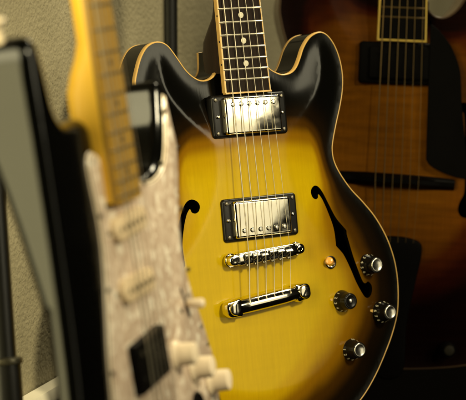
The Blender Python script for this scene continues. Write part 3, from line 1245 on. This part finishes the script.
# telescoping stand at the left edge
e = bpy.data.objects.new('telescoping_stand', None)
COL.objects.link(e)
zz = 1.72
pA, pB, pC = (Vector((0, 0, CAM_H)) + pixel_dir(u, v) * zz for u, v in ((-18, 60), (2, 362), (4, 460)))
ax = (pA - pB).normalized()
foot = pB - ax * ((pB.z - .05) / ax.z)
e.location = (foot.x, foot.y, 0)
tag(e, 'black telescoping stand tube with a collar at the lower left edge', 'stand')
rel = lambda p: p - Vector((foot.x, foot.y, 0))
world_tube('upper_tube', [rel(pB), rel(pB + ax * 1.0)], .0130, M['powder_black'], e)
world_tube('lower_tube', [rel(foot), rel(pB)], .0165, M['powder_black'], e)
m = MB()
m.lathe([(.0135, .0), (.0180, .001), (.0186, .003), (.0180, .006), (.0132, .0075)], rel(pB - ax * .003), axis=ax, n=32)
m.build('collar', M['chrome'] if False else mat('worn_collar', (.10, .09, .06), .35, .6), e, None)
for a in (80, 200, 320):
    world_tube('leg', [(0, 0, .14), (.24 * math.cos(R(a)), .24 * math.sin(R(a)), .012)], .008, M['powder_black'], e, 14)

# =================================================================== SETTING
wall_dir = Vector((math.sin(R(19)), math.cos(R(19)), 0))
wn = Vector((math.cos(R(19)), -math.sin(R(19)), 0))
pw = Vector((0, 0, CAM_H)) + pixel_dir(40, 330) * 2.02
w0 = Vector((pw.x, pw.y, 0))


def on_wall(s, off, z):
    return w0 + wall_dir * s + wn * off + Vector((0, 0, z))


def setting(name, verts, faces, material):
    me = bpy.data.meshes.new(name)
    me.from_pydata([tuple(v) for v in verts], [], faces)
    me.materials.append(material)
    o = bpy.data.objects.new(name, me)
    COL.objects.link(o)
    return o


bm = bmesh.new()
vs = [bm.verts.new(on_wall(s, o_, z)) for o_ in (0, -.12) for s, z in ((-.75, 0), (4.5, 0), (4.5, 2.6), (-.75, 2.6))]
for f in ((0, 1, 2, 3), (7, 6, 5, 4), (0, 4, 5, 1), (1, 5, 6, 2), (2, 6, 7, 3), (3, 7, 4, 0)):
    bm.faces.new([vs[i] for i in f])
bmesh.ops.recalc_face_normals(bm, faces=bm.faces[:])
me = bpy.data.meshes.new('wall')
bm.to_mesh(me)
bm.free()
me.materials.append(M['wall'])
wall = bpy.data.objects.new('wall', me)
COL.objects.link(wall)
tag(wall, 'beige wall with rough orange-peel paint texture behind the guitars', 'wall')
m = MB()
prof = [(0.002, .004), (.014, .004), (.014, .128), (.0125, .132), (.018, .136), (.019, .140), (.015, .149), (.002, .151)]
m.loops([[on_wall(s, a, b) for a, b in prof] for s in (-.75, 4.5)])
bb = m.build('baseboard', M['trim'], None, None)
tag(bb, 'white painted baseboard along the foot of the beige wall', 'baseboard')
fl = setting('floor', [(-3, -2.5, 0), (4, -2.5, 0), (4, 6, 0), (-3, 6, 0)], [(0, 1, 2, 3)], M['carpet'])
tag(fl, kind='structure')

# =================================================================== LIGHT
w = bpy.data.worlds.new('World')
scene.world = w
w.use_nodes = True
bg = w.node_tree.nodes['Background']
bg.inputs['Color'].default_value = (1.0, .85, .58, 1)
bg.inputs['Strength'].default_value = 0.004


def lamp(name, loc, target, sx, sy, watts, color):
    d = bpy.data.lights.new(name, 'AREA')
    d.shape = 'RECTANGLE'
    d.size, d.size_y = sx, sy
    d.energy = watts
    d.color = color
    o = bpy.data.objects.new(name, d)
    COL.objects.link(o)
    o.location = loc
    v = Vector(target) - Vector(loc)
    o.rotation_euler = v.to_track_quat('-Z', 'Y').to_euler()
    return o


lamp('window_upper_lamp', (-1.55, -.55, 1.70), (0, 1.7, .9), 1.5, 1.2, 66, (1, .885, .50))
lamp('window_lower_lamp', (-1.55, -.55, .54), (0, 1.7, .45), 1.5, 1.0, 33, (1, .875, .43))
lamp('wall_fill_lamp', (.95, 2.75, 2.2), (.15, 2.75, .6), .5, .5, 26, (1, .90, .60))  # added fill behind the guitars to brighten the far wall
lamp('right_streak_panel', (1.52, 1.20, .955), (0.03, 1.97, .42), .42, .57, 4.6, (1, .90, .60))  # added panel, placed so the horns and neck pickup cover mirror it
lamp('right_low_panel', (1.56, 1.19, .38), (0.03, 1.97, .32), .44, .56, .78, (1, .90, .60))  # added dim panel for the bridge pickup cover and tailpiece to reflect
sd = bpy.data.lights.new('pool_spot', 'SPOT')  # added spot, makes the pool of light on the two front guitars
sd.energy = 185
sd.color = (1, .88, .55)
sd.spot_size = R(28)
sd.spot_blend = 1.0
sd.shadow_soft_size = .16
so = bpy.data.objects.new('pool_spot', sd)
COL.objects.link(so)
so.location = (1.35, .38, 1.65)
so.rotation_euler = (Vector((-.10, 1.80, .39)) - so.location).to_track_quat('-Z', 'Y').to_euler()

scene.view_settings.view_transform = 'Standard'
scene.view_settings.look = 'None'
scene.view_settings.exposure = 0.32
scene.view_settings.gamma = 1
scene.cycles.max_bounces = 8
scene.cycles.use_denoising = True
